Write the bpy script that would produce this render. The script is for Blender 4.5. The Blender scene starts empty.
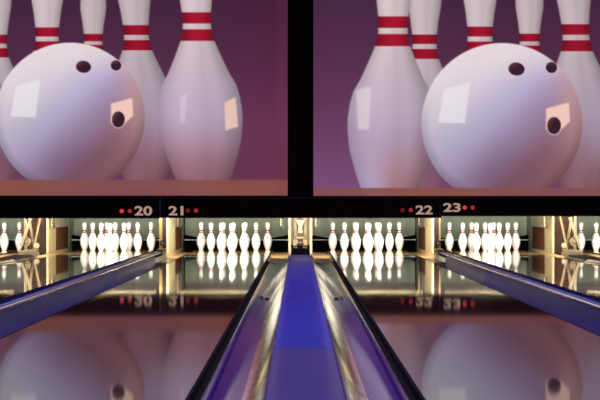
import bpy, bmesh, math, random
import numpy as np
from mathutils import Vector, Matrix
random.seed(4)
S = bpy.context.scene
COL = S.collection
PI = math.pi

# ------------------------------------------------------------------ camera
F = 1406.0                       # focal length in pixels at 600 wide
CX, CY, CZ = -0.022, 0.0, 0.635   # camera position
VX, VY = 298.6, 203.5            # vanishing point of the lanes
cam = bpy.data.objects.new('camera', bpy.data.cameras.new('camera'))
COL.objects.link(cam)
cam.location = (CX, CY, CZ)
cam.rotation_euler = (PI/2, 0, 0)
cam.data.sensor_width = 36
cam.data.lens = F*36/600
cam.data.shift_x = (300-VX)/600
cam.data.shift_y = (VY-200)/600
cam.data.clip_end = 100
cam.data.dof.use_dof = True
cam.data.dof.focus_distance = 18.2
cam.data.dof.aperture_fstop = 11
S.camera = cam

def at(px, py, y):
    """where a sight line meets the plane at depth y"""
    return Vector((CX+(px-VX)*y/F, y, CZ-(py-VY)*y/F))

# ------------------------------------------------------------------ materials
def lin(c):
    return tuple(((v/255)/12.92 if v/255 <= .04045 else ((v/255+.055)/1.055)**2.4) for v in c)

def mat(name, col, rough=.5, metal=0., var=.0, scale=8., stretch=(1,1,1), coat=0., ior=1.5, emit=None, estr=0., bump=0., rvar=0.):
    m = bpy.data.materials.new(name); m.use_nodes = True
    nt = m.node_tree; b = nt.nodes['Principled BSDF']
    b.inputs['Roughness'].default_value = rough
    b.inputs['Metallic'].default_value = metal
    b.inputs['IOR'].default_value = ior
    b.inputs['Coat Weight'].default_value = coat
    b.inputs['Coat Roughness'].default_value = .03
    tc = nt.nodes.new('ShaderNodeTexCoord'); mp = nt.nodes.new('ShaderNodeMapping')
    mp.inputs['Scale'].default_value = stretch
    nz = nt.nodes.new('ShaderNodeTexNoise'); nz.inputs['Scale'].default_value = scale; nz.inputs['Detail'].default_value = 4
    nt.links.new(tc.outputs['Object'], mp.inputs[0]); nt.links.new(mp.outputs[0], nz.inputs['Vector'])
    mx = nt.nodes.new('ShaderNodeMix'); mx.data_type = 'RGBA'
    mx.inputs[6].default_value = tuple(max(0, c*(1-var)) for c in col)+(1,)
    mx.inputs[7].default_value = tuple(min(1, c*(1+var)) for c in col)+(1,)
    nt.links.new(nz.outputs['Fac'], mx.inputs[0]); nt.links.new(mx.outputs[2], b.inputs['Base Color'])
    if bump:
        bp = nt.nodes.new('ShaderNodeBump'); bp.inputs['Strength'].default_value = bump; bp.inputs['Distance'].default_value = .01
        nt.links.new(nz.outputs['Fac'], bp.inputs['Height']); nt.links.new(bp.outputs[0], b.inputs['Normal'])
    if rvar:
        mr = nt.nodes.new('ShaderNodeMapRange'); mr.inputs['To Min'].default_value = max(.0, rough-rvar); mr.inputs['To Max'].default_value = rough+rvar
        nt.links.new(nz.outputs['Fac'], mr.inputs[0]); nt.links.new(mr.outputs[0], b.inputs['Roughness'])
    if emit:
        b.inputs['Emission Color'].default_value = tuple(emit)+(1,)
        b.inputs['Emission Strength'].default_value = estr
    return m

def lane_mat(name, c1, c2, rough, ior, coat):
    """narrow boards running down the lane under a clear finish"""
    m = bpy.data.materials.new(name); m.use_nodes = True
    nt = m.node_tree; b = nt.nodes['Principled BSDF']; N = nt.nodes.new; L = nt.links.new
    tc = N('ShaderNodeTexCoord'); sp = N('ShaderNodeSeparateXYZ'); L(tc.outputs['Object'], sp.inputs[0])
    mul = N('ShaderNodeMath'); mul.operation = 'MULTIPLY'; mul.inputs[1].default_value = 39/1.05; L(sp.outputs['X'], mul.inputs[0])
    fl = N('ShaderNodeMath'); fl.operation = 'FLOOR'; L(mul.outputs[0], fl.inputs[0])
    wn = N('ShaderNodeTexWhiteNoise'); wn.noise_dimensions = '1D'; L(fl.outputs[0], wn.inputs['W'])
    mp = N('ShaderNodeMapping'); mp.inputs['Scale'].default_value = (30, .8, 1); L(tc.outputs['Object'], mp.inputs[0])
    nz = N('ShaderNodeTexNoise'); nz.inputs['Scale'].default_value = 3; nz.inputs['Detail'].default_value = 5; L(mp.outputs[0], nz.inputs['Vector'])
    ad = N('ShaderNodeMath'); ad.operation = 'ADD'; L(wn.outputs['Value'], ad.inputs[0]); L(nz.outputs['Fac'], ad.inputs[1])
    hf = N('ShaderNodeMath'); hf.operation = 'MULTIPLY'; hf.inputs[1].default_value = .5; L(ad.outputs[0], hf.inputs[0])
    mx = N('ShaderNodeMix'); mx.data_type = 'RGBA'; mx.inputs[6].default_value = c1+(1,); mx.inputs[7].default_value = c2+(1,)
    L(hf.outputs[0], mx.inputs[0]); L(mx.outputs[2], b.inputs['Base Color'])
    # slightly uneven oil film
    mp2 = N('ShaderNodeMapping'); mp2.inputs['Scale'].default_value = (6, .7, 1); L(tc.outputs['Object'], mp2.inputs[0])
    n2 = N('ShaderNodeTexNoise'); n2.inputs['Scale'].default_value = 2; n2.inputs['Detail'].default_value = 6; L(mp2.outputs[0], n2.inputs['Vector'])
    mr = N('ShaderNodeMapRange'); mr.inputs['To Min'].default_value = rough*.6; mr.inputs['To Max'].default_value = rough*1.5
    L(n2.outputs['Fac'], mr.inputs[0]); L(mr.outputs[0], b.inputs['Roughness'])
    b.inputs['IOR'].default_value = ior
    b.inputs['Coat Weight'].default_value = coat; b.inputs['Coat Roughness'].default_value = .03; b.inputs['Coat IOR'].default_value = 1.6
    return m

M = {}
M['lane'] = lane_mat('lane_wood', (.060,.018,.015), (.105,.034,.027), .036, 1.23, 0)
M['deck'] = lane_mat('pin_deck_maple', (.50,.30,.12), (.62,.40,.18), .05, 1.6, .8)
M['black'] = mat('black_paint', (.006,.003,.003), .5, var=.3)
M['blackgloss'] = mat('black_edge', (.012,.011,.012), .22, var=.4, scale=14, rvar=.1)
M['maskm'] = mat('black_mask', (.020,.008,.007), .8, var=.3, ior=1.15)
M['capblue'] = mat('blue_plastic', (.038,.055,.82), .42, var=.08, scale=3, stretch=(1,.3,1))
M['cappurple'] = mat('violet_blue_plastic', (.16,.085,.43), .4, var=.1, scale=3, stretch=(1,.3,1))
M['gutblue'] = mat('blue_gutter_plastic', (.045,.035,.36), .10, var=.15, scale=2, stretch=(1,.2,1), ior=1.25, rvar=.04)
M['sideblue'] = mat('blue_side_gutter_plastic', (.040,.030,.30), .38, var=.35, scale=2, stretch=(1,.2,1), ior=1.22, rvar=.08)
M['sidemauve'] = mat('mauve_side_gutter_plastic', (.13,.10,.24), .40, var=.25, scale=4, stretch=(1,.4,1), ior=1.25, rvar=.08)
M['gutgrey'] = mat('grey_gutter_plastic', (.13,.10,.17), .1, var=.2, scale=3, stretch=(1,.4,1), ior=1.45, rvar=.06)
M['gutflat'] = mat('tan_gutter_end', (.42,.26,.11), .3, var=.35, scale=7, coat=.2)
M['lipblack'] = mat('matt_black_lip', (.006,.005,.006), .6, var=.4, scale=20, ior=1.12)
M['alu'] = mat('aluminium', (.88,.86,.85), .09, metal=1, var=.15, scale=5, stretch=(3,1.6,3), bump=.12, rvar=.05)
M['bluetrim'] = mat('lilac_trim', (.55,.55,.85), .4, var=.1)
M['cream'] = mat('cream_paint', (.30,.225,.11), .5, var=.4, scale=9)
M['palecream'] = mat('pale_green_cream_paint', (.30,.28,.17), .5, var=.25, scale=9)
M['greygreen'] = mat('grey_green_paint', (.16,.19,.15), .55, var=.2)
M['brown'] = mat('brown_panel', (.085,.030,.012), .7, var=.45, scale=12, ior=1.15)
M['gold'] = mat('ochre_paint', (.27,.17,.065), .5, var=.45, scale=14)
M['machine'] = mat('dull_ochre_steel', (.13,.092,.045), .55, var=.5, scale=18)
M['machinepale'] = mat('dull_cream_steel', (.20,.165,.10), .55, var=.4, scale=18)
M['greycap'] = mat('grey_violet_capping', (.10,.075,.09), .5, var=.3)
M['brownplate'] = mat('brown_plate', (.022,.010,.005), .6, var=.4, scale=14, ior=1.2)
M['dark'] = mat('dark_brown_steel', (.035,.016,.012), .5, var=.3)
M['curtain'] = mat('grey_green_curtain', (.21,.235,.18), .8, var=.25, scale=4, stretch=(3,1,1))
M['rubber'] = mat('black_rubber', (.002,.003,.0025), .95, var=.3, ior=1.1)
M['white'] = mat('white_rail', (.7,.75,.72), .5, var=.05)
M['digit'] = mat('number_face', (.50,.32,.27), .5, var=.05, emit=lin((208,168,140)), estr=.62)
M['redon'] = mat('bright_red_lamp', (.3,.02,.02), .4, emit=lin((225,70,80)), estr=.8)
M['redmid'] = mat('red_lamp', (.3,.02,.02), .4, emit=lin((170,45,55)), estr=.8)
M['reddim'] = mat('dim_red_lamp', (.2,.01,.02), .4, emit=lin((130,20,40)), estr=.7)
M['brownblack'] = mat('dark_maroon_trim', (.03,.010,.008), .4)
M['greytrim'] = mat('grey_trim', (.10,.09,.12), .4)
M['wall'] = mat('dark_wall', (.02,.015,.02), .8, var=.2, scale=3)
M['ceil'] = mat('dark_ceiling', (.03,.02,.035), .9, var=.2, scale=3)
M['floor'] = mat('dark_floor', (.02,.015,.015), .7, var=.2)
M['approach'] = lane_mat('approach_wood', (.20,.11,.05), (.30,.17,.08), .12, 1.5, .4)

def pin_mat():
    m = bpy.data.materials.new('pin_plastic'); m.use_nodes = True
    nt = m.node_tree; b = nt.nodes['Principled BSDF']; N = nt.nodes.new; L = nt.links.new
    b.inputs['Roughness'].default_value = .28; b.inputs['Coat Weight'].default_value = .4
    tc = N('ShaderNodeTexCoord'); sp = N('ShaderNodeSeparateXYZ'); L(tc.outputs['Object'], sp.inputs[0])
    def band(lo, hi):
        a = N('ShaderNodeMath'); a.operation = 'GREATER_THAN'; a.inputs[1].default_value = lo; L(sp.outputs['Z'], a.inputs[0])
        c = N('ShaderNodeMath'); c.operation = 'LESS_THAN'; c.inputs[1].default_value = hi; L(sp.outputs['Z'], c.inputs[0])
        d = N('ShaderNodeMath'); d.operation = 'MULTIPLY'; L(a.outputs[0], d.inputs[0]); L(c.outputs[0], d.inputs[1]); return d
    b1 = band(.233, .249); b2 = band(.257, .273)
    s = N('ShaderNodeMath'); s.operation = 'ADD'; L(b1.outputs[0], s.inputs[0]); L(b2.outputs[0], s.inputs[1])
    # small dark badge on the upper belly, on the side facing local -Y
    vs = N('ShaderNodeVectorMath'); vs.operation = 'SUBTRACT'; vs.inputs[1].default_value = (0, -.052, .165); L(tc.outputs['Object'], vs.inputs[0])
    vm = N('ShaderNodeVectorMath'); vm.operation = 'MULTIPLY'; vm.inputs[1].default_value = (1.35, .5, 1); L(vs.outputs[0], vm.inputs[0])
    ln = N('ShaderNodeVectorMath'); ln.operation = 'LENGTH'; L(vm.outputs[0], ln.inputs[0])
    lt = N('ShaderNodeMath'); lt.operation = 'LESS_THAN'; lt.inputs[1].default_value = .0165; L(ln.outputs['Value'], lt.inputs[0])
    gt = N('ShaderNodeMath'); gt.operation = 'GREATER_THAN'; gt.inputs[1].default_value = .007; L(ln.outputs['Value'], gt.inputs[0])
    bd = N('ShaderNodeMath'); bd.operation = 'MULTIPLY'; L(lt.outputs[0], bd.inputs[0]); L(gt.outputs[0], bd.inputs[1])
    m1 = N('ShaderNodeMix'); m1.data_type = 'RGBA'; m1.inputs[6].default_value = (.86,.86,.84,1); m1.inputs[7].default_value = (.36,.02,.04,1)
    L(s.outputs[0], m1.inputs[0])
    m2 = N('ShaderNodeMix'); m2.data_type = 'RGBA'; m2.inputs[7].default_value = (.10,.09,.11,1)
    L(bd.outputs[0], m2.inputs[0]); L(m1.outputs[2], m2.inputs[6]); L(m2.outputs[2], b.inputs['Base Color'])
    return m
M['pin'] = pin_mat()

def screen_mat():
    m = bpy.data.materials.new('projected_picture'); m.use_nodes = True
    nt = m.node_tree; b = nt.nodes['Principled BSDF']
    a = nt.nodes.new('ShaderNodeAttribute'); a.attribute_name = 'picture'
    b.inputs['Base Color'].default_value = (.02,.02,.02,1); b.inputs['Roughness'].default_value = .9
    b.inputs['Specular IOR Level'].default_value = 0
    nt.links.new(a.outputs['Color'], b.inputs['Emission Color']); b.inputs['Emission Strength'].default_value = 1
    return m
M['screen'] = screen_mat()

# ------------------------------------------------------------------ helpers
def tag(o, label, cat, group=None):
    o['label'] = label; o['category'] = cat
    if group: o['group'] = group
    return o

def thing(name, loc, label, cat, group=None):
    o = bpy.data.objects.new(name, None); COL.objects.link(o); o.location = loc; o.empty_display_size = .1
    return tag(o, label, cat, group)

def obj(name, bm, m, parent=None, loc=None, smooth=False, label=None):
    """link a bmesh given in world coordinates; parent keeps it in place"""
    me = bpy.data.meshes.new(name)
    bmesh.ops.recalc_face_normals(bm, faces=bm.faces)
    if parent is not None: off = -Vector(wloc(parent))
    elif loc is not None: off = -Vector(loc)
    else: off = Vector((0,0,0))
    bmesh.ops.translate(bm, verts=bm.verts, vec=off)
    bm.to_mesh(me); bm.free()
    if smooth:
        for p in me.polygons: p.use_smooth = True
        try: me.set_sharp_from_angle(angle=math.radians(40))
        except Exception: pass
    me.materials.append(M[m] if isinstance(m, str) else m)
    o = bpy.data.objects.new(name, me); COL.objects.link(o)
    if parent is not None: o.parent = parent
    elif loc is not None: o.location = loc
    if label: o['label'] = label
    return o

def wloc(o):
    v = Vector(o.location)
    while o.parent: o = o.parent; v += Vector(o.location)
    return v

def struct(name, bm, m):
    o = obj(name, bm, m); o['kind'] = 'structure'; return o

def box(x0, x1, y0, y1, z0, z1, bm=None, bev=0):
    nb = bmesh.new()
    vs = [nb.verts.new((x, y, z)) for z in (z0, z1) for y in (y0, y1) for x in (x0, x1)]
    for f in ((0,1,3,2),(4,5,7,6),(0,1,5,4),(2,3,7,6),(0,2,6,4),(1,3,7,5)): nb.faces.new([vs[i] for i in f])
    if bev:
        bmesh.ops.recalc_face_normals(nb, faces=nb.faces)
        bmesh.ops.bevel(nb, geom=list(nb.edges), offset=bev, segments=2, affect='EDGES', clamp_overlap=True)
    return join(bm, nb)

def join(bm, nb):
    if bm is None: return nb
    me = bpy.data.meshes.new('tmp'); nb.to_mesh(me); nb.free(); bm.from_mesh(me); bpy.data.meshes.remove(me)
    return bm

def extrude_y(prof, y0, y1, bm=None, n=1):
    """closed profile of (x, z) points swept along the lane"""
    nb = bmesh.new(); rings = []
    for i in range(n+1):
        y = y0+(y1-y0)*i/n
        rings.append([nb.verts.new((x, y, z)) for x, z in prof])
    k = len(prof)
    for a, b in zip(rings, rings[1:]):
        for i in range(k): nb.faces.new((a[i], a[(i+1)%k], b[(i+1)%k], b[i]))
    nb.faces.new(rings[0]); nb.faces.new(rings[-1][::-1])
    return join(bm, nb)

def extrude_dir(prof3, vec, bm=None):
    nb = bmesh.new(); v = Vector(vec)
    a = [nb.verts.new(p) for p in prof3]; b = [nb.verts.new(Vector(p)+v) for p in prof3]
    k = len(a)
    for i in range(k): nb.faces.new((a[i], a[(i+1)%k], b[(i+1)%k], b[i]))
    nb.faces.new(a); nb.faces.new(b[::-1])
    return join(bm, nb)

def bar(p, q, w, d, bm=None):
    """rectangular bar from p to q"""
    p = Vector(p); q = Vector(q); ax = (q-p).normalized()
    s = ax.cross(Vector((0,1,0)))
    if s.length < .01: s = Vector((1,0,0))
    s.normalize(); t = ax.cross(s).normalized()
    nb = bmesh.new(); vs = []
    for e in (p, q):
        for a, b in ((-1,-1),(1,-1),(1,1),(-1,1)): vs.append(nb.verts.new(e+s*w/2*a+t*d/2*b))
    for f in ((0,1,2,3),(4,5,6,7),(0,1,5,4),(1,2,6,5),(2,3,7,6),(3,0,4,7)): nb.faces.new([vs[i] for i in f])
    return join(bm, nb)

def tube(p, q, r, bm=None, seg=14):
    p = Vector(p); q = Vector(q); ax = (q-p)
    nb = bmesh.new()
    bmesh.ops.create_cone(nb, cap_ends=True, segments=seg, radius1=r, radius2=r, depth=ax.length)
    rot = ax.to_track_quat('Z', 'Y').to_matrix().to_4x4()
    bmesh.ops.transform(nb, matrix=Matrix.Translation((p+q)/2) @ rot, verts=nb.verts)
    return join(bm, nb)

# ------------------------------------------------------------------ layout
H1, H2 = .903, 1.60
LANES = {19: -(H1+H2+2*H1), 20: -(H1+H2), 21: -H1, 22: H1, 23: H1+H2, 24: H1+H2+2*H1}
HALF = .525
Y0, YD, YE = .2, 16.55, 19.46      # foul line, start of pin deck, back edge of pin deck
YH, PITCH = 18.50, .3048
ZF = -.14                          # sub-floor
MASKY = 17.10
YW = 20.9
where = {19: 'at the left edge of the photo', 20: 'ending under the number 20', 21: 'ending under the number 21',
         22: 'ending under the number 22', 23: 'ending under the number 23', 24: 'at the right edge of the photo'}

lanename = {19: 'at the left photo edge', 20: 'under the number 20', 21: 'under the number 21', 22: 'under the number 22', 23: 'under the number 23', 24: 'at the right photo edge'}

# ---- room
struct('floor', box(-9, 9, Y0, YW, ZF-.06, ZF), 'floor')
struct('wall_front', box(-9, 9, MASKY+.10, MASKY+.16, .66, 4.4), 'wall')
struct('wall_back', box(-9, 9, YW, YW+.1, ZF-.06, 4.4), 'wall')
struct('wall_left', box(-9.1, -9, -6, YW, ZF-.06, 4.4), 'wall')
struct('wall_right', box(9, 9.1, -6, YW, ZF-.06, 4.4), 'wall')
struct('ceiling', box(-9, 9, -6, YW, 4.4, 4.5), 'ceil')
struct('floor_approach', box(-9, 9, -6, Y0-.01, ZF-.06, 0), 'approach')

# ---- lanes
for n, X in LANES.items():
    t = thing('bowling_lane', (X, Y0, ZF), 'dark glossy wooden bowling lane '+where[n], 'bowling lane', 'bowling lanes')
    obj('lane_bed', box(X-HALF+.012, X+HALF-.012, Y0, YD, ZF, 0), 'lane', t)
    obj('pin_deck', box(X-HALF+.012, X+HALF-.012, YD+.001, YE, ZF, 0), 'deck', t, label='lit maple pin deck')
    for s in (-1, 1):
        x0, x1 = sorted((X+s*(HALF-.0115), X+s*HALF))
        obj('edge_strip', box(x0, x1, Y0, YE, ZF, 0), 'lipblack', t, label='black edge strip')

# ---- gutters
def return_profile(xl, xo, zl, zb, zo, th=.008, n=12, tilt=12):
    """gutter beside a capping: leans in gently from the capping, steep on the lane side"""
    mid = xo+(xl-xo)*.35; w = abs(xo-mid); s = 1 if xo > xl else -1; R = w/math.sin(math.radians(tilt))
    inner = []
    drop = R*(1-math.cos(math.radians(tilt)))
    for i in range(n+1):
        a = math.radians(90-90*i/n)
        inner.append((mid-s*abs(mid-xl)*math.sin(a), zo-drop+(zl-zo+drop)*(1-math.cos(a))))
    for i in range(1, n+1):
        a = math.radians(tilt*i/n)
        inner.append((mid+s*R*math.sin(a), zo-drop+R*(1-math.cos(a))))
    return inner+[(x, z-th) for x, z in inner[::-1]]

def gutter_profile(xl, xo, zl, zb, zo, th=.008, n=18, flat=False):
    """xl lane side, xo outer side"""
    inner = []
    for i in range(n+1):
        a = PI*i/n; c = math.cos(a); s = math.sin(a)
        if flat: s = min(1, s*1.9)
        u = (1-c)/2
        zt = zl if u < .5 else zo
        inner.append((xl+(xo-xl)*u, zt+(zb-zt)*s))
    # outer skin
    outer = []
    mid = (xl+xo)/2
    for x, z in inner: outer.append((x, z-th))
    return inner + outer[::-1]

YG2 = 16.0
for n, X in LANES.items():
    for s in (-1, 1):
        # inner side towards a ball return gap or towards the low divider?
        toret = (n in (20, 22, 24) and s < 0) or (n in (19, 21, 23) and s > 0)
        if n == 20: toret = s < 0
        if n == 21: toret = s > 0
        if n == 22: toret = s < 0
        if n == 23: toret = s > 0
        if n == 19: toret = s > 0
        if n == 24: toret = s < 0
        xl = X+s*(HALF+.002)
        xo = X+s*(.684 if toret else .758)
        zo = -.043 if toret else .042
        YG1 = 10.1 if toret else 12.6
        lip = .024 if toret else .0
        side = 'left' if s < 0 else 'right'
        beside = 'along the blue capping' if toret else 'along the silver-topped divider'
        t = thing('gutter', ((xl+xo)/2, Y0, ZF), 'blue gutter %s of the lane %s, %s' % (side, lanename[n], beside), 'gutter', 'lane gutters')
        prf = return_profile(xl+s*lip, xo, -.022, 0, zo) if toret else gutter_profile(xl, xo, -.004, -.132, zo)
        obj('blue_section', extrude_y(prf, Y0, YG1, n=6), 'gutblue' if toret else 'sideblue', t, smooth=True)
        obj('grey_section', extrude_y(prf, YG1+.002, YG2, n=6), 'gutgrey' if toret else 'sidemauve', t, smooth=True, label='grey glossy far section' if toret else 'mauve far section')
        mid = xo+(xl-xo)*.35; bot = -.060 if toret else -.1415
        if toret:
            obj('support_rail', box(mid-.02, mid+.02, Y0, YG2, ZF, bot), 'black', t, label='black support rail')
            x0, x1 = sorted((xl, xl+s*(lip+.001)))
            obj('black_lip', box(x0, x1, Y0, YG2, -.046, -.021), 'lipblack', t, label='black lip beside the lane')
            # small clip where the two sections meet
            bm = box(*sorted((xl+s*.075, xl+s*.105)), YG1-.06, YG1+.10, -.060, -.035, bev=.008)
            obj('joint_clip', bm, 'black', t, label='small black joint clip')
            bm = box(*sorted((xl+s*.108, xl+s*.150)), YG1-.06, YG1+.12, -.0585, -.038, bev=.008)
            obj('joint_clip', bm, 'alu', t, label='small silver joint clip')
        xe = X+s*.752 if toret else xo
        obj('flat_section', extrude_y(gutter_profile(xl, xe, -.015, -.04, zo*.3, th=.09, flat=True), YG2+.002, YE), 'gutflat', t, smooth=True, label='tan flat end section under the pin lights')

# ---- low dividers between the gutters
def divider(X, label):
    t = thing('lane_divider', (X, Y0, ZF), label, 'lane divider', 'low dividers between paired lanes')
    obj('base', box(X-.034, X+.034, Y0, 16.9, ZF, .036), 'blackgloss', t)
    prof = []
    for i in range(13):
        a = PI*i/12
        prof.append((X-.030*math.cos(a), .037+.020*math.sin(a)**.7 if 0 < i < 12 else .037))
    obj('top_rail', extrude_y(prof, Y0, 16.9, n=8), 'alu', t, smooth=True, label='rounded silver top rail')
    for s in (-1, 1):
        x0, x1 = sorted((X+s*.0345, X+s*.0405))
        obj('side_trim', box(x0, x1, Y0, 16.9, .0, .042), 'lipblack', t, label='black side trim')
        x0, x1 = sorted((X+s*.006, X+s*.014))
        obj('bead', box(x0, x1, Y0, 16.9, .0565, .060), 'bluetrim', t, label='pale lilac bead along the rail')
divider(-(H1+H2/2), 'low divider with silver top running between lanes 20 and 21')
divider(H1+H2/2, 'low divider with silver top running between lanes 22 and 23')

# ---- blue ball-return cappings
def capping(X, label, far='capblue'):
    t = thing('ball_return_capping', (X, Y0, ZF), label, 'lane capping', 'cappings over the ball returns')
    hw = .132
    obj('base', box(X-hw+.01, X+hw-.01, Y0, 17.25, ZF, -.012), 'dark', t, label='dark base')
    def dome(y0, y1, name, m, lab=None):
        prof = [(X-hw, -.010), (X+hw, -.010)]
        for i in range(15):
            u = 1-2*i/14
            prof.append((X+hw*u, .006-.010*abs(u)**6))
        return obj(name, extrude_y(prof, y0, y1), m, t, smooth=True, label=lab)
    dome(Y0, 6.12, 'panel', 'cappurple', 'violet near panel')
    dome(6.128, 9.02, 'panel', 'capblue', 'bright blue middle panel')
    dome(9.028, 17.25, 'panel', far, 'bright blue far panel' if far == 'capblue' else 'grey violet far panel')
    for s in (-1, 1):
        a = X+s*(hw+.001); b = X+s*(hw+.016)
        R = .085/(math.sin(math.radians(46))-math.sin(math.radians(10)))
        top = [(a, .004)]; x = hw+.001; z = .004; n = 14
        for i in range(1, n+1):
            t1 = math.radians(46-36*i/n)
            x2 = hw+.001+R*(math.sin(math.radians(46))-math.sin(t1)); z2 = .004-R*(math.cos(t1)-math.cos(math.radians(46)))
            top.append((X+s*x2, z2))
        prof = top+[(p, q-.006) for p, q in top[::-1]]
        obj('edge_trim', extrude_y(prof, Y0, 16.0, n=10), 'alu', t, smooth=True, label='silver edge trim sloping into the gutter')
capping(0, 'broad blue capping strip running down the middle between lanes 21 and 22')
capping(-(2*H1+H2), 'grey violet capping strip at the far left between the edge lane and lane 20', 'greycap')
capping(2*H1+H2, 'grey violet capping strip at the far right between lane 23 and the edge lane', 'greycap')

# ---- pins
PINR = [(0,.0),(0,1.01),(.12,1.10),(.75,1.414),(1.5,1.72),(2.25,1.953),(3.375,2.255),(4.5,2.383),(5.2,2.37),(5.875,2.281),(6.6,2.10),(7.25,1.852),
        (7.95,1.53),(8.625,1.236),(9.375,.983),(10,.899),(10.4,.905),(10.875,.935),(11.75,1.047),(12.2,1.12),(12.625,1.203),(13.1,1.26),(13.5,1.274),
        (13.9,1.23),(14.3,1.10),(14.6,.92),(14.82,.66),(14.95,.35),(15,.0)]
def pin_mesh():
    bm = bmesh.new(); seg = 28; rings = []
    for h, r in PINR:
        z = h*.0254; r *= .0254
        rings.append([bm.verts.new((0, 0, z))] if r == 0 else [bm.verts.new((r*math.cos(2*PI*k/seg), r*math.sin(2*PI*k/seg), z)) for k in range(seg)])
    for a, b in zip(rings, rings[1:]):
        for k in range(seg):
            if len(a) == 1: bm.faces.new((a[0], b[(k+1)%seg], b[k]))
            elif len(b) == 1: bm.faces.new((a[k], a[(k+1)%seg], b[0]))
            else: bm.faces.new((a[k], a[(k+1)%seg], b[(k+1)%seg], b[k]))
    bmesh.ops.recalc_face_normals(bm, faces=bm.faces)
    me = bpy.data.meshes.new('bowling_pin'); bm.to_mesh(me); bm.free()
    for p in me.polygons: p.use_smooth = True
    me.materials.append(M['pin']); return me
pm = pin_mesh()
proto = None
spotname = {(0,0): 'front head pin of the rack', (1,0): 'left pin of the second row', (1,1): 'right pin of the second row',
            (2,0): 'left pin of the third row', (2,1): 'middle pin of the third row', (2,2): 'right pin of the third row',
            (3,0): 'leftmost pin of the back row', (3,1): 'second from left in back row',
            (3,2): 'third from left in back row', (3,3): 'rightmost pin of the back row'}
rots = {(21,3,3): 0, (21,3,2): .5, (22,2,1): 0, (22,3,0): -.3, (22,1,0): .5, (20,3,0): 1.8, (21,1,1): .55, (20,2,0): .2, (23,3,0): 2, (23,2,0): .1, (23,1,0): 1.9}
for n, X in LANES.items():
    for r in range(4):
        for k in range(r+1):
            if proto is None:
                proto = bpy.data.objects.new('bowling_pin', pm); o = proto
            else: o = proto.copy()
            COL.objects.link(o)
            o.location = (X+(k-r/2)*PITCH, YH+r*PITCH*math.sqrt(3)/2, .0)
            o.rotation_euler = (0, 0, rots.get((n, r, k), random.uniform(-PI, PI)))
            tag(o, 'white bowling pin, %s, %s' % (spotname[(r, k)], lanename[n]), 'bowling pin', 'bowling pins standing on the lanes')

# ---- pits behind the pins
for n, X in LANES.items():
    w = .745
    lane = lanename[n]
    # hanging curtain with soft folds
    bm = bmesh.new(); N = 48; y = 20.15
    prof = [(X-w+2*w*i/N, y+.012*math.sin(i*.9+n)) for i in range(N+1)]
    ring = prof+[(a, b+.012) for a, b in prof[::-1]]
    lo = [bm.verts.new((a, b, .05)) for a, b in ring]; hi = [bm.verts.new((a, b, .50)) for a, b in ring]
    L_ = len(ring)
    for i in range(L_): bm.faces.new((lo[i], lo[(i+1)%L_], hi[(i+1)%L_], hi[i]))
    for i in range(N):
        for rr in (lo, hi): bm.faces.new((rr[i], rr[i+1], rr[L_-2-i], rr[L_-1-i]))
    c = obj('pit_curtain', bm, 'curtain', None, (X, y, .05), smooth=True)
    tag(c, 'grey green pit curtain behind the pins '+lane, 'curtain', 'pit curtains')
    # black cushion whose upper edge sags in the middle
    bm = bmesh.new(); pts = []
    for i in range(25):
        u = -1+2*i/24
        pts.append((X+w*u, 20.02, .115+.075*abs(u)**2.2))
    prof3 = [(X-w, 20.02, ZF), *pts, (X+w, 20.02, ZF)]
    c = obj('pit_cushion', extrude_dir(prof3, (0, .08, 0)), 'rubber', None, (X, 20.06, ZF))
    tag(c, 'black rubber pit cushion behind the pins '+lane, 'cushion', 'pit cushions')
    # thin white rail
    t = obj('pit_rail', tube((X-w, 19.96, .118), (X+w, 19.96, .118), .006), 'white', None, (X, 19.96, .118), smooth=True)
    tag(t, 'thin white rail across the pit behind the pins '+lane, 'rail', 'pit rails')
    # pin table of the machine, dark, hanging above the pins
    t = thing('pinsetter_table', (X, 19.0, .66), 'dark pinsetter table hanging above the pins '+lane, 'pinsetter', 'pinsetter tables')
    obj('table', box(X-.752, X+.752, 18.3, 19.9, .66, .72, bev=.01), 'dark', t)
    obj('rear_board', box(X-.745, X+.745, 20.11, 20.14, .502, .80), 'dark', t)
    obj('guard_bar', box(X-.66, X+.66, 17.9, 17.92, .488, .499), 'cream', t, label='cream guard bar')

# ---- kickback panels
def kick(x_face, s, lab, yf=18.15, single=False):
    """upright side panel; s = direction from the panel's body to the lane it faces"""
    t = thing('kickback_panel', (x_face, 19.2, ZF), lab, 'kickback panel', 'kickback panels beside the pin decks')
    th = .022
    x0, x1 = sorted((x_face, x_face-s*th))
    obj('board', box(x0, x1, yf, 20.25, ZF, .80), 'palecream', t)
    f0, f1 = sorted((x_face, x_face+s*.006))
    obj('front_plate', box(f0, f1, yf+.02, yf+.48, .0, .62), 'cream', t, label='cream front plate')
    obj('wear_panel', box(f0, f1, 18.74, 19.72, .012, .315), 'brown', t, label='brown wear panel')
    obj('rear_plate', box(f0, f1, 19.74, 20.0, .0, .5), 'greygreen', t, label='grey green rear plate')
    return t
for X, nm in ((0, 'the centre gap'), (-(2*H1+H2), 'the gap left of lane 20'), (2*H1+H2, 'the gap right of lane 23')):
    for s in (-1, 1):
        side = 'left' if s < 0 else 'right'
        kick(X+s*.148, s, 'cream side panel beside the pins on the %s of %s' % (side, nm))
for X, nm in ((-(H1+H2/2), 'lanes 20 and 21'), (H1+H2/2, 'lanes 22 and 23')):
    for s in (-1, 1):
        side = 'left' if s < 0 else 'right'
        kick(X+s*.036, s, 'cream side panel on the %s of the partition between %s' % (side, nm), yf=17.75)

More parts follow.
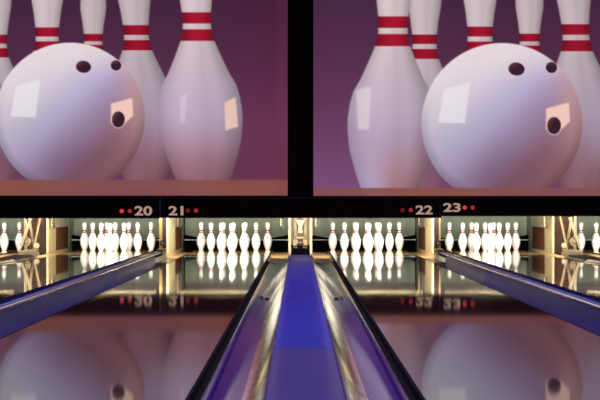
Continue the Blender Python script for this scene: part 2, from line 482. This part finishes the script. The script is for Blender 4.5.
# hanging brackets
def hanging(X, y, lab):
    t = thing('hanging_bracket', (X, y, .45), lab, 'bracket', 'dark brackets hanging beside the pins')
    bm = box(X-.012, X+.012, y, y+.02, .31, .62); bm = box(X-.020, X+.010, y-.004, y+.024, .37, .39, bm); bm = box(X-.016, X+.02, y-.004, y+.024, .33, .345, bm)
    obj('arm', bm, 'black', t)
    obj('edge_strip', box(X-.034, X-.018, y, y+.02, .34, .62), 'gold', t, label='ochre strip')
hanging(-.225, 18.2, 'dark hanging bracket left of the centre gap, right of the pins under 21')
hanging(.225, 18.2, 'dark hanging bracket right of the centre gap, left of the pins under 22')
hanging(-3.19, 18.2, 'dark hanging bracket beside the brown panel left of lane 20 pins')
hanging(3.19, 18.2, 'dark hanging bracket beside the brown panel right of lane 23 pins')
hanging(-1.622, 18.9, 'dark hanging bracket on the partition under the number 21')
hanging(1.622, 18.9, 'dark hanging bracket on the partition under the number 22')

# ---- centre ball return machine frame
y = 18.0
t = thing('ball_return_machine', (0, y, ZF), 'cream metal ball return frame at the far end of the middle blue capping', 'ball return', 'ball return frames')
for s in (-1, 1):
    obj('post', box(s*.135-.014, s*.135+.014, y, y+.05, ZF, .75), 'machinepale', t)
    obj('inner_post', box(s*.062-.020, s*.062+.020, y+.06, y+.10, ZF, .75), 'machine', t, label='ochre inner post')
obj('back_plate', box(-.12, .12, y+.14, y+.16, ZF, .75), 'machine', t)
# hourglass bracket
pr = [(-.055, y+.02, .42), (.055, y+.02, .42), (.022, y+.02, .34), (.030, y+.02, .26), (-.030, y+.02, .26), (-.022, y+.02, .34)]
obj('hourglass_bracket', extrude_dir(pr, (0, .03, 0)), 'machinepale', t, label='pale waisted bracket')
obj('crossbar', box(-.045, .045, y-.01, y+.03, .225, .245), 'dark', t, label='dark crossbar')
obj('crossbar', box(-.04, .04, y-.01, y+.03, .424, .436), 'dark', t, label='dark crossbar')
obj('crossbar', box(-.05, .05, y-.01, y+.03, .185, .212), 'machine', t)
for s in (-1, 1):
    obj('lower_bracket', extrude_dir([(s*.03, y, .17), (s*.085, y, .17), (s*.095, y, .10), (s*.045, y, .10)], (0, .04, 0)), 'machine', t, label='ochre lower bracket')
obj('roller', tube((-.03, y+.03, .13), (.03, y+.03, .13), .028), 'dark', t, smooth=True, label='dark roller')
bx_ = thing('ball_trap_box', (0, 17.45, ZF), 'dark brown box closing the far end of the middle blue capping', 'box')
bm = box(-.115, .115, 17.28, 17.9, ZF, .085, bev=.006)
obj('body', bm, 'dark', bx_)
bm = box(-.115, -.085, 17.3, 17.5, .0855, .125); bm = box(.085, .115, 17.3, 17.5, .0855, .125, bm); bm = box(-.03, .03, 17.3, 17.5, .0855, .12, bm)
obj('upstand', bm, 'dark', bx_)
obj('rim', box(-.118, .118, 17.265, 17.278, .008, .02), 'black', bx_)

# ---- braces in the side gaps
for sg, nm in ((-1, 'in the gap left of lane 20 pins'), (1, 'in the gap right of lane 23 pins')):
    X = sg*(2*H1+H2)
    y = 17.85
    t = thing('ball_lift_machine', (X, y, ZF), 'cream ball lift frame with slanting braces '+nm, 'ball lift', 'ball lift frames')
    def P(dx, z, dy=0): return (X-sg*dx, y+dy, z)     # dx towards the middle of the room
    obj('brace', bar(P(-.01, .46), P(-.14, .09), .034, .03), 'machine', t)
    obj('brace', bar(P(.10, .47, .05), P(.01, .05, .05), .022, .03), 'machine', t)
    obj('brace', bar(P(-.055, .46, .1), P(.015, .02, .1), .03, .02), 'machine', t, label='ochre brace')
    obj('post', box(*sorted((X-sg*(-.125), X-sg*(-.105))), y+.12, y+.15, ZF, .75), 'machine', t, label='ochre post')
    obj('back_plate', box(X-.118, X+.118, y+.28, y+.295, ZF, .75), 'brownplate', t, label='dark back plate')
    obj('wheel', tube(P(-.075, .15, .02), P(-.075, .15, .06), .055, seg=24), 'machine', t, smooth=True, label='ochre wheel')
    obj('hub', tube(P(-.075, .15, 0), P(-.075, .15, .019), .02), 'machine', t, smooth=True)
    obj('wheel', tube(P(.05, .10, .02), P(.05, .10, .06), .035, seg=20), 'machinepale', t, smooth=True, label='pale wheel')
    bm = box(*sorted((X-sg*(-.13), X-sg*.10)), y-.25, y-.05, ZF, .03, bev=.005)
    obj('base_box', bm, 'machine', t, label='cream base box')
    obj('guide_bar', bar(P(-.16, .03, -.1), P(.1, .055, -.1), .018, .02), 'machine', t, label='ochre guide bar')
    obj('chain_guard', bar(P(.035, .30, .12), P(.085, .46, .12), .05, .02), 'brown', t, label='brown chain guard')

# ---- posts at the front of the paired partitions
for sg, a, b in ((-1, 20, 21), (1, 22, 23)):
    X = sg*(H1+H2/2)
    t = thing('partition_post', (X, 17.45, ZF), 'ochre and dark post at the front of the partition between lanes %d and %d' % (a, b), 'post', 'partition posts')
    obj('post', box(X-.046, X-.008 if sg < 0 else X+.012, 17.42, 17.45, ZF, .75), 'dark' if sg > 0 else 'gold', t)
    obj('post_half', box(X-.007 if sg < 0 else X+.013, X+.034, 17.42, 17.45, ZF, .75), 'gold' if sg > 0 else 'dark', t, label='other half of the post')
    obj('pulley', tube((X-.0, 17.38, .145), (X-.0, 17.415, .145), .038, seg=24), 'dark', t, smooth=True, label='round dark pulley')
    obj('pulley_hub', tube((X-.0, 17.372, .145), (X-.0, 17.379, .145), .014), 'cream', t, smooth=True)
    obj('foot', box(X-.05, X+.05, 17.0, 17.6, .065, .075), 'gold', t, label='ochre foot plate')
    obj('foot_block', box(X-.036, X+.036, 17.0, 17.36, ZF, .064), 'cream', t)

# ------------------------------------------------------------------ mask panels with the lane numbers
def number(txt, px0, px1, py0, py1, parent):
    cu = bpy.data.curves.new('num', 'FONT'); cu.body = txt; cu.extrude = .02; cu.offset = .028; cu.resolution_u = 5
    tmp = bpy.data.objects.new('tmp', cu); COL.objects.link(tmp)
    dg = bpy.context.evaluated_depsgraph_get(); me = bpy.data.meshes.new_from_object(tmp.evaluated_get(dg))
    bpy.data.objects.remove(tmp)
    bm = bmesh.new(); bm.from_mesh(me)
    xs = [v.co.x for v in bm.verts]; ys = [v.co.y for v in bm.verts]
    a = at(px0, py1, MASKY); b = at(px1, py0, MASKY)
    for v in bm.verts:
        u = (v.co.x-min(xs))/(max(xs)-min(xs)); w = (v.co.y-min(ys))/(max(ys)-min(ys))
        v.co = Vector((a.x+(b.x-a.x)*u, MASKY-.004-(.004 if v.co.z > 0 else -.003), a.z+(b.z-a.z)*w))
    obj('lane_number', bm, 'digit', parent, label='pinkish number '+txt)

def mask(x0, x1, dz, lab, nums):
    t = thing('masking_panel', ((x0+x1)/2, MASKY, .458+dz), lab, 'masking panel', 'black masking panels under the screens')
    obj('board', box(x0, x1, MASKY, MASKY+.04, .458+dz, .718, bev=.004), 'maskm', t)
    obj('bottom_lip', box(x0, x1, MASKY-.006, MASKY-.0005, .461+dz, .471+dz), 'dark', t)
    obj('top_lip', box(x0, x1, MASKY-.012, MASKY-.0005, .692, .716), 'brownblack', t)
    for txt, p0, p1, q0, q1, dots in nums:
        number(txt, p0, p1, q0, q1, t)
        for dx, dy, m in dots:
            c = at(dx, dy, MASKY)
            obj('indicator_light', tube((c.x, MASKY-.008, c.z), (c.x, MASKY-.0005, c.z), .026), m, t, smooth=True,
                label='bright red indicator light' if m == 'redon' else 'dim red indicator light')
M['brownblack'] = mat('dark_maroon_trim', (.03,.010,.008), .4)
XD = H1+H2/2
mask(-7.0, -XD-.012, -.004, 'long black masking panel on the left bearing the number 20', [('20', 134.6, 152.2, 206, 215.6, [(121.8, 211, 'redon'), (129.8, 211, 'redmid')])])

mask(-XD+.004, XD-.012, 0, 'black masking panel in the middle bearing the numbers 21 and 22',
     [('21', 168.6, 183.4, 206, 215.4, [(187.8, 210.5, 'reddim'), (196, 210.5, 'redmid')]),
      ('22', 415.6, 432.6, 205.4, 214.4, [(402.5, 210.2, 'reddim'), (410.8, 210, 'redmid')])])
mask(XD+.012, 7.0, .022, 'long black masking panel on the right, set slightly higher, bearing the number 23',
     [('23', 443.2, 460.6, 203, 212, [(464.7, 207.6, 'redon'), (472.6, 207.6, 'redmid')])])
for s, nm in ((-1, 'between the numbers 20 and 21'), (1, 'between the numbers 22 and 23')):
    xc = s*XD + (-.004 if s < 0 else 0)
    o = obj('seam_post', box(xc-(.0075 if s < 0 else .0115), xc+(.0075 if s < 0 else .0115), MASKY-.004, MASKY+.04, .458, .718), 'greytrim' if s < 0 else 'brownblack', None, (xc, MASKY, .458))
    tag(o, 'thin vertical strip joining the masking panels '+nm, 'strip', 'strips between masking panels')

# ------------------------------------------------------------------ screens
def sstep(e0, e1, x):
    t = np.clip((x-e0)/(e1-e0), 0, 1); return t*t*(3-2*t)
def c_(r, g, b): return np.array([r, g, b], float)
PH = np.array([h for h, r in PINR[1:]]); PR = np.array([r*(1.03 if h < 7 else .97 if h < 8.7 else .92) for h, r in PINR[1:]])

def picture(x, y, variant):
    """x right, y down, origin = centre of the ball, radius 80.5; returns display rgb 0..255"""
    n = x.shape[0]
    col = np.zeros((n, 3))
    # backdrop
    t = np.clip((y+230)/300, 0, 1)[:, None]
    top = c_(66, 38, 62); mid = c_(100, 58, 88); low = c_(134, 92, 130) if variant == 'R' else c_(122, 78, 106)
    col[:] = np.where(t < .7, top+(mid-top)*(t/.7)**2, mid+(low-mid)*((t-.7)/.3))
    if variant == 'R':
        k = np.exp(-((x+150)/70)**2)[:, None]*np.clip((y+160)/160, 0, 1)[:, None]
        col = col*(1-.35*k)+c_(112, 74, 122)*.35*k
    else:
        k = sstep(120, 240, x)[:, None]
        col = col*(1-.6*k)+(col*c_(1.04, .82, .86))*.6*k
    def blend(c, a):
        nonlocal col
        a = np.clip(a, 0, 1)
        if a.ndim == 1: a = a[:, None]
        col = col*(1-a)+c*a
    def poly(pts, soft):
        a = np.ones(n)
        k = len(pts)
        for i in range(k):
            (x0, y0), (x1, y1) = pts[i], pts[(i+1) % k]
            L = math.hypot(x1-x0, y1-y0)
            d = ((x1-x0)*(y-y0)-(y1-y0)*(x-x0))/L
            a = a*sstep(-soft, soft, d)
        return a
    def pin(cx, necky, sc, lean=0, warm=.0, fade=0., dark=1., big=False):
        h = 10-(y-necky)/sc
        hw = np.interp(h, PH, PR, left=0, right=0)*sc
        cxx = cx+lean*(y-necky)/100
        u = (x-cxx)/np.maximum(hw, .1)
        a = np.where((h > .0) & (h < 15), sstep(1.0, -1.0, (np.abs(x-cxx)-hw)), 0)
        v = np.clip((10-h)/10, -.5, 1)
        base = c_(222, 210, 214)+(c_(196, 180, 206)-c_(222, 210, 214))*np.clip(v*1.6, 0, 1)[:, None]
        bot = c_(176, 128, 130)
        base = base+(bot-base)*(sstep(.45, 1.0, v)*.85)[:, None]
        if variant == 'R' and big:
            base = base+(c_(188, 178, 212)-base)*(sstep(.35, .9, v)*sstep(.3, -.8, u)*.9)[:, None]
        shade = 1-.16*np.abs(u)**3-.10*sstep(.1, 1, u)+.03*sstep(-.1, -.6, u)
        shade = shade-.05*np.exp(-((u-.15)/.2)**2)
        c = base*shade[:, None]*dark
        red = c_(176, 28, 56)*(1-.28*np.abs(u)**2)[:, None]*dark
        soft = .6/sc
        for lo, hi in ((9.15, 9.83), (10.17, 10.82)):
            s = sstep(lo-soft, lo+soft, h)*(1-sstep(hi-soft, hi+soft, h))
            c = c*(1-s[:, None])+red*s[:, None]
        blend(c, a*(1-fade))
    # pins standing behind the ball
    k = -2.5 if variant == 'L' else 0
    pin(-22+k, -84.5, 15.0, dark=.92)
    pin(27.5+k, -80, 12.0, dark=.88)
    pin(-77.5+k, -77, 14.6, dark=.90, fade=.5*sstep(-30, 30, y))
    pin(74+k, -86, 16.2, dark=.88, lean=6)
    pin(-109, -92.5, 17.8, big=True, lean=-2, dark=.95)
    pin(136.5, -98, 18.4, lean=4, big=True, dark=.95)
    # window reflections on the big pins
    blend(c_(228, 224, 226), poly([(-146, -34), (-131, -37), (-133, 6), (-144, 6)], 1.6)*.55)
    blend(c_(235, 205, 190), poly([(166, -16), (178, -22), (181, 10), (167, 14)], 1.2)*.85)
    blend(c_(228, 222, 232), poly([(118, -22), (126, -26), (123, 6), (119, 6)], 1.8)*.35)
    # shadow of the ball on its neighbours
    r = np.sqrt(x*x+y*y)
    blend(c_(120, 80, 110), np.clip(1-(r-80)/14, 0, 1)*(r > 79)*sstep(-20, 60, y)*.35)
    # ball
    R = 80.5
    u = x/R; v = y/R
    a = sstep(.8, -.8, r-R)
    d = np.clip((u*.62+v*.62+.95)/1.9, 0, 1)                # 0 upper left, 1 lower right
    stops = [0, .25, .45, .6, .78, 1]
    cols = [c_(226, 222, 228), c_(212, 208, 220), c_(186, 180, 212), c_(164, 146, 178), c_(152, 116, 132), c_(176, 130, 130)]
    bc = np.stack([np.interp(d, stops, [c[i] for c in cols]) for i in range(3)], 1)
    # lighter lavender belly lower left, rosy rim lower right, bright crown
    bc += (c_(200, 194, 224)-bc)*(sstep(0, -.9, u)*sstep(-.3, .5, v)*.55)[:, None]
    bc += (c_(228, 220, 220)-bc)*(sstep(-.45, -1.0, v)*.75)[:, None]
    bc += (c_(206, 170, 170)-bc)*(sstep(.45, .95, u)*sstep(.75, -.2, v)*.65)[:, None]
    rim = sstep(.86, 1.0, r/R)
    bc *= (1-.14*rim*sstep(-.6, .4, v))[:, None]
    bc *= (1.0-.09*sstep(-.7, .5, v))[:, None]
    blend(bc, a)
    blend(c_(236, 236, 240), poly([(-58, -34), (-32, -41), (-37, 0), (-64, -1)], 1.3)*.62*a)
    blend(c_(226, 224, 230), poly([(-20, -70), (10, -74), (14, -64), (-24, -58)], 3)*.25*a)
    blend(c_(248, 214, 196), poly([(44, -15), (67, -21), (68, -2), (56, 9), (44, 6)], 1.3)*.85*a)
    # finger holes
    for hx, hy, ax, ay, an in ((14.5, -54.5, 8.2, 6.6, .15), (49.5, -56, 5.8, 5.6, .6), (52, 2, 7.0, 8.6, 0)):
        ca, sa = math.cos(an), math.sin(an)
        dx = (x-hx)*ca+(y-hy)*sa; dy = -(x-hx)*sa+(y-hy)*ca
        q = np.sqrt((dx/ax)**2+(dy/ay)**2)
        blend(c_(216, 196, 200), sstep(1.25, 1.1, q)*.5*a)
        hc = c_(62, 34, 50)[None, :]+(c_(120, 82, 96)-c_(62, 34, 50))[None, :]*(sstep(.0, .9, (-dx/ax-dy/ay)*.7)*.5)[:, None]
        blend(hc, sstep(1.06, .92, q)*a)
    blend(col*np.array([.86, .80, .84]), sstep(5, 66, y)*.8*sstep(-90, 30, x+.6*y))
    # plain strip below the picture where it stops short of the screen edge
    cut = 64.5 if variant == 'R' else 67
    strip = c_(138, 88, 84)[None, :]+(c_(122, 84, 110)-c_(138, 88, 84))[None, :]*(.25*np.sin(x/40))[:, None]
    blend(strip, sstep(cut-1, cut+1, y)*.92)
    if variant == 'L':
        e = sstep(204*1.0+17, 204+19, x)
        blend(c_(128, 66, 84), e*.16)
    col = 255*(np.clip(col, 0, 255)/255)**1.10*np.array([1.03, 1.0, 1.0])
    return np.clip(col, 0, 255)

def screen(px0, px1, py0, py1, bx, by, sc, variant, lab):
    Y = MASKY-.02
    a = at(px0, py1, Y); b = at(px1, py0, Y)
    t = thing('projection_screen', ((a.x+b.x)/2, Y, a.z), lab, 'screen', 'big screens above the lanes')
    st = .8
    nx = int((px1-px0)/st); ny = int((py1-py0)/st)
    gx = np.linspace(px0, px1, nx+1); gy = np.linspace(py0, py1, ny+1)
    PX, PY = np.meshgrid(gx, gy)
    x = (PX.ravel()-bx)/sc; y = (PY.ravel()-by)/sc
    rgb = picture(x, y, variant)/255
    rgb = np.where(rgb <= .04045, rgb/12.92, ((rgb+.055)/1.055)**2.4)
    # metres in the screen's own plane
    org = wloc(t)
    co = np.zeros((x.size, 3), np.float32)
    co[:, 0] = CX+(PX.ravel()-VX)*Y/F-org.x
    co[:, 2] = CZ-(PY.ravel()-VY)*Y/F-org.z
    co[:, 1] = 0
    idx = np.arange(x.size).reshape(ny+1, nx+1)
    q = np.stack([idx[:-1, :-1], idx[1:, :-1], idx[1:, 1:], idx[:-1, 1:]], -1).reshape(-1, 4)
    me = bpy.data.meshes.new('picture')
    me.vertices.add(x.size); me.vertices.foreach_set('co', co.ravel())
    me.loops.add(q.size); me.loops.foreach_set('vertex_index', q.ravel().astype(np.int32))
    me.polygons.add(len(q)); me.polygons.foreach_set('loop_start', (np.arange(len(q))*4).astype(np.int32))
    me.update(calc_edges=True)
    at_ = me.color_attributes.new('picture', 'FLOAT_COLOR', 'POINT')
    at_.data.foreach_set('color', np.concatenate([rgb, np.ones((x.size, 1))], 1).astype(np.float32).ravel())
    me.materials.append(M['screen'])
    o = bpy.data.objects.new('picture', me); COL.objects.link(o); o.parent = t
    o['label'] = 'glowing picture of a white bowling ball and pins'
    obj('casing', box(a.x-.004, b.x+.004, Y+.002, Y+.045, a.z-.003, b.z+.004), 'black', t)
screen(-190, 287.6, -75, 195.6, 70, 117.5, .93, 'L', 'large left screen, its white bowling ball left of the tallest pin')
screen(313.4, 791, -75, 195.9, 502, 123.5, 1.0, 'R', 'large right screen, its white bowling ball right of the tallest pin')
# black column between the screens
a = at(288.2, 195, MASKY); b = at(312.8, 195, MASKY)
c = struct('trim_1', box(a.x, b.x, MASKY-.015, MASKY+.05, .724, 4.4), 'maskm')

# ------------------------------------------------------------------ lights
def area(name, loc, rot, sx, sy, power, color):
    l = bpy.data.lights.new(name, 'AREA'); l.shape = 'RECTANGLE'; l.size = sx; l.size_y = sy; l.energy = power; l.color = color
    o = bpy.data.objects.new(name, l); COL.objects.link(o); o.location = loc; o.rotation_euler = rot; return o
for n, X in LANES.items():
    # fluorescent tube behind the masking panel, shining back and down onto the pins
    area('pin_light', (X, MASKY+.2, .585), (math.radians(80), 0, 0), 1.35, .10, 75, (1, .96, .84))
for X in (0, -(2*H1+H2), 2*H1+H2, -XD, XD):
    area('gap_light', (X, MASKY+.3, .68), (math.radians(60), 0, 0), .22, .1, 2.2, (1, .84, .55))
# ultraviolet-blue ceiling tubes above the lanes
for y in (3, 7.5, 12.5):
    area('ceiling_light', (0, y, 4.3), (0, 0, 0), 9, .6, 90, (.45, .45, 1))
w = bpy.data.worlds.new('world'); S.world = w; w.use_nodes = True
w.node_tree.nodes['Background'].inputs[0].default_value = (.02, .015, .03, 1)
w.node_tree.nodes['Background'].inputs[1].default_value = .3
S.view_settings.view_transform = 'Standard'; S.view_settings.look = 'None'; S.view_settings.gamma = 1
S.view_settings.use_curve_mapping = False
S.view_settings.exposure = 0
